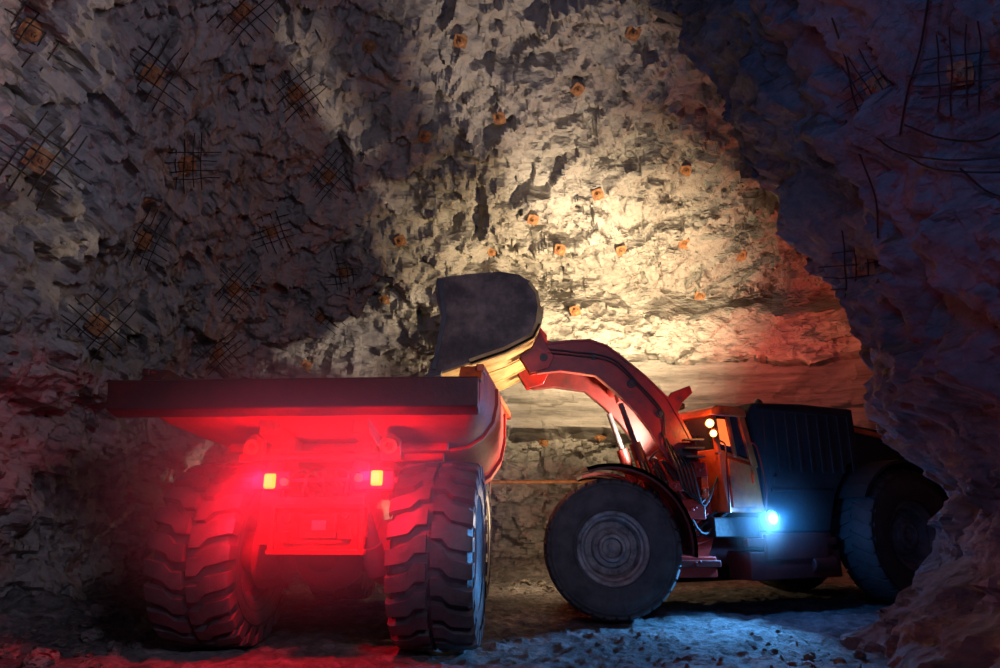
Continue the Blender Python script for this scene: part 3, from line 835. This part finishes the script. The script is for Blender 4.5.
def place_bolt(px, py, withmesh):
    p, b = sight((px-500)/667, (334-py)/667)
    if p is None: return
    scale = (.95 if withmesh else .85) if (p-CAM).length > 9 else .62
    nn = Vector((0, 0, 0))
    for (l, n_, i, d_) in b.find_nearest_range(p, .4):
        if n_.dot(CAM-p) < 0: n_ = -n_
        nn += n_
    nn = nn.normalized() if nn.length > 0 else (CAM-p).normalized()
    nn = (nn+(CAM-p).normalized()*.35).normalized()
    up = Vector((0, 0, 1)); xx = up.cross(nn)
    if xx.length < .1: xx = Vector((1, 0, 0))
    xx.normalize(); yy = nn.cross(xx)
    M = Matrix((xx, yy, nn)).transposed().to_4x4()
    M = T(p+nn*.08) @ M @ RZ(random.uniform(-.6, .6))
    e = bpy.data.objects.new('rock_bolt', None); COL.objects.link(e); e.empty_display_size = .2
    e.matrix_world = M @ Matrix.Scale(scale, 4)
    e['category'] = 'rock bolt'; e['group'] = 'rock bolts in the cave wall'
    e['label'] = 'rusty rock bolt plate pinning a dark wire mesh patch' if withmesh else 'small rusty rock bolt plate in bare rock'
    for nme, dat in (('plate', plate_me), ('stud', stud_me))+((('wire_mesh', random.choice(wires)),) if withmesh else ()):
        o = bpy.data.objects.new(nme, dat); COL.objects.link(o); o.parent = e
for px, py in bolts_mesh: place_bolt(px, py, True)
for px, py in bolts_plain: place_bolt(px, py, False)
for pts in ([(832,18),(846,60),(858,110),(890,148),(945,160),(1010,156)], [(905,125),(940,138),(985,140),(1020,118)], [(846,120),(862,160),(876,200),(878,238)], [(930,-10),(920,50),(908,90),(900,135)], [(960,168),(985,190),(1010,200)], [(900,152),(930,168),(970,172),(1010,172)]):
    P = []
    for px, py in pts:
        q, _ = sight((px-500)/667, (334-py)/667)
        if q: P.append(q+(CAM-q).normalized()*.12)
    if len(P) > 2:
        mb = MB(); mb.tube(P, .009, 6, 6)
        o = make(mb, 'steel_strand', M_WIRE); o['label'] = 'loose dark bent steel strand hanging on the rock'; o['category'] = 'wire'; o['group'] = 'loose strands on the rock face'

mb = MB()
mb.tube([(-3.5, 15.9, 2.25), (-1, 16.2, 2.2), (2, 16.3, 2.22), (5, 16.3, 2.2), (7, 16.0, 2.2)], .045, 12)
for x in (-2.4, .2, 2.8, 5.4):
    mb.box((x, 16.6, 2.22), (.04, .7, .04)); mb.cyl((x-.04, 16.25, 2.21), (x+.04, 16.25, 2.21), .065, 12)
pp = make(mb, 'pipe', M_RUST); pp['label'] = 'thin rusty service pipe bracketed along the rock face'; pp['category'] = 'pipe'

# ------------------------------------------------------------------ loose rocks
def rock_data(seed):
    import bmesh
    bm = bmesh.new(); bmesh.ops.create_icosphere(bm, subdivisions=3, radius=1)
    off = Vector((seed*3.1, seed*1.7, seed))
    rnd = random.Random(seed)
    planes = [(Vector((rnd.uniform(-1, 1), rnd.uniform(-1, 1), rnd.uniform(-1, 1))).normalized(), rnd.uniform(.5, .8)) for _ in range(14)]
    for v in bm.verts:
        p = v.co.copy()
        for n_, d in planes:
            k = p.dot(n_)
            if k > d: p -= n_*(k-d)
        v.co = p*(1+.06*noise.noise(p*3+off))
        v.co.z *= .7
    me = bpy.data.meshes.new('rock'); bm.to_mesh(me); bm.free()
    me.materials.append(M_ROCK); me.shade_smooth(); me.set_sharp_from_angle(angle=math.radians(25))
    return me
rd = [rock_data(i+1) for i in range(6)]
rr = random.Random(3)
spots = []
def scatter(n, xa, xb, ya, yb, sa, sb_):
    for _ in range(n):
        for tr in range(40):
            x, y, s = rr.uniform(xa, xb), rr.uniform(ya, yb), sa+(sb_-sa)*rr.random()**2
            if all((x-a)**2+(y-b)**2 > ((s+c)*1.25)**2 for a, b, c in spots):
                spots.append((x, y, s)); break
scatter(110, -5.7, -4.1, 6.6, 11.5, .05, .28)
scatter(24, 3.0, 4.0, 5.2, 8.4, .03, .1)
scatter(100, .0, 3.8, 6.8, 9.4, .015, .045)
scatter(16, -.5, 2.6, 13.8, 15.8, .05, .18)
for x, y, s in spots:
    hit = bvg.ray_cast(Vector((x, y, 3)), Vector((0, 0, -1)))
    z = hit[0].z if hit[0] else 0
    o = bpy.data.objects.new('rock', rr.choice(rd)); COL.objects.link(o)
    o.location = (x, y, z+s*.3); o.scale = (s*rr.uniform(.8, 1.2), s, s*rr.uniform(.7, 1.1)); o.rotation_euler = (rr.uniform(-.2, .2), rr.uniform(-.2, .2), rr.uniform(0, 6))
    o['label'] = 'loose angular grey rock on the mine floor'; o['category'] = 'rock'; o['group'] = 'loose rocks on the mine floor'

# ------------------------------------------------------------------ added dust imitating bloom round the lamps
def haze(name, loc, rad, dens, label):
    m = bpy.data.materials.new(name); m.use_nodes = True; nt = m.node_tree; nt.nodes.clear()
    out = nt.nodes.new('ShaderNodeOutputMaterial'); vsn = nt.nodes.new('ShaderNodeVolumeScatter')
    tc = nt.nodes.new('ShaderNodeTexCoord'); ln = nt.nodes.new('ShaderNodeVectorMath'); ln.operation = 'LENGTH'
    nt.links.new(tc.outputs['Object'], ln.inputs[0])
    mr = nt.nodes.new('ShaderNodeMapRange'); mr.interpolation_type = 'SMOOTHSTEP'
    mr.inputs['From Min'].default_value = 1.; mr.inputs['From Max'].default_value = 0.; mr.inputs['To Min'].default_value = 0; mr.inputs['To Max'].default_value = dens
    nt.links.new(ln.outputs['Value'], mr.inputs['Value']); nt.links.new(mr.outputs[0], vsn.inputs['Density'])
    nt.links.new(vsn.outputs[0], out.inputs['Volume'])
    import bmesh
    me = bpy.data.meshes.new(name); bm = bmesh.new(); bmesh.ops.create_icosphere(bm, subdivisions=3, radius=1); bm.to_mesh(me); bm.free()
    me.materials.append(m)
    o = bpy.data.objects.new(name, me); COL.objects.link(o); o.location = loc; o.scale = rad
    o['kind'] = 'stuff'; o['label'] = label; o['category'] = 'haze'
haze('tail_glow_haze', (-2.05, 6.8, 1.8), (2.7, 1.2, 1.6), .44, 'thin added glow dust hanging behind the haul truck')
haze('lamp_glow_haze', (4.2, 10.4, 1.42), (.9, .55, .9), .14, 'faint added glow dust hanging around the blue lamp')

# ------------------------------------------------------------------ lights
def light(kind, name, loc, col, W, r=.1, aim=None, cone=None, blend=.3):
    L = bpy.data.lights.new(name, kind); L.energy = W; L.color = col
    L.shadow_soft_size = r
    if kind == 'SPOT': L.spot_size = math.radians(cone); L.spot_blend = blend
    o = bpy.data.objects.new(name, L); COL.objects.link(o); o.location = loc
    if aim is not None: o.rotation_euler = (Vector(aim)-Vector(loc)).to_track_quat('-Z', 'Y').to_euler()
    return o
RED = (1, .003, .018)
light('SPOT', 'work_light', (2.92, 11.4, 2.55), (1, .79, .62), 1950, .1, (-2.2, 12.7, 6.8), 128, .7)
light('SPOT', 'work_light', (3.32, 11.25, 3.62), (1, .74, .42), 5800, .08, (2.4, 15.1, 6.1), 97, 1.)
for lx, ly, lz in ((-2.51, 7.1, 1.85), (-1.34, 7.03, 1.88)):
    light('POINT', 'tail_and_fill_light', (lx, ly, lz), RED, 62, .06)
    light('SPOT', 'tail_and_fill_light', (lx, ly-.22, lz), RED, 270, .06, (-2.1, 9, 1.0), 134, .6)  # added spot turned onto the truck, stands in for tail lamp bloom
light('SPOT', 'tail_and_fill_light', (-2.6, 6.95, 1.85), RED, 140, .06, (-3.7, 8.0, .6), 78, 1.)  # added spot that reddens the left tire and the floor beside it
light('POINT', 'blue_light', (4.27, 10.54, 1.42), (.03, .3, 1), 60, .06)
light('SPOT', 'blue_light', (4.24, 10.6, 1.45), (.1, .42, 1), 1500, .06, (.8, 8.3, 0), 112, 1.)
light('POINT', 'red_fill', (5.8, 13.8, 4.6), (1, .13, .07), 190, .1)  # added red light floating above the hood, tints the rock behind
light('POINT', 'cab_light', (3.15, 10.35, 2.8), (1, .32, .08), 20, .04)
light('POINT', 'boom_fill', (1.4, 11.4, 3.3), (1, .3, .1), 5, .05)  # added light hidden between the arms, lifts boom and bucket underside
light('SPOT', 'blue_fill', (-.5, -.5, 4.2), (.07, .28, 1), 400, .6, (5, 8, 6.5), 80, 1.)
light('SPOT', 'violet_fill', (2.0, .5, 4.5), (.76, .7, .98), 780, .7, (-6, 11, 5), 105, 1.)
light('POINT', 'dim_fill', (0, .5, 3.2), (.4, .48, 1), 68, .6)
light('POINT', 'warm_back', (1.0, 14.6, 1.4), (1, .7, .4), 135, .15)

w = bpy.data.worlds.new('world'); scene.world = w; w.use_nodes = True
nt = w.node_tree
nt.nodes['Background'].inputs[0].default_value = (.02, .03, .06, 1); nt.nodes['Background'].inputs[1].default_value = .3

cd = bpy.data.cameras.new('camera'); cam = bpy.data.objects.new('camera', cd); COL.objects.link(cam)
cam.location = CAM; cam.rotation_euler = (math.radians(105), 0, 0)
cd.lens = 24; cd.sensor_width = 36; cd.clip_end = 200
scene.camera = cam
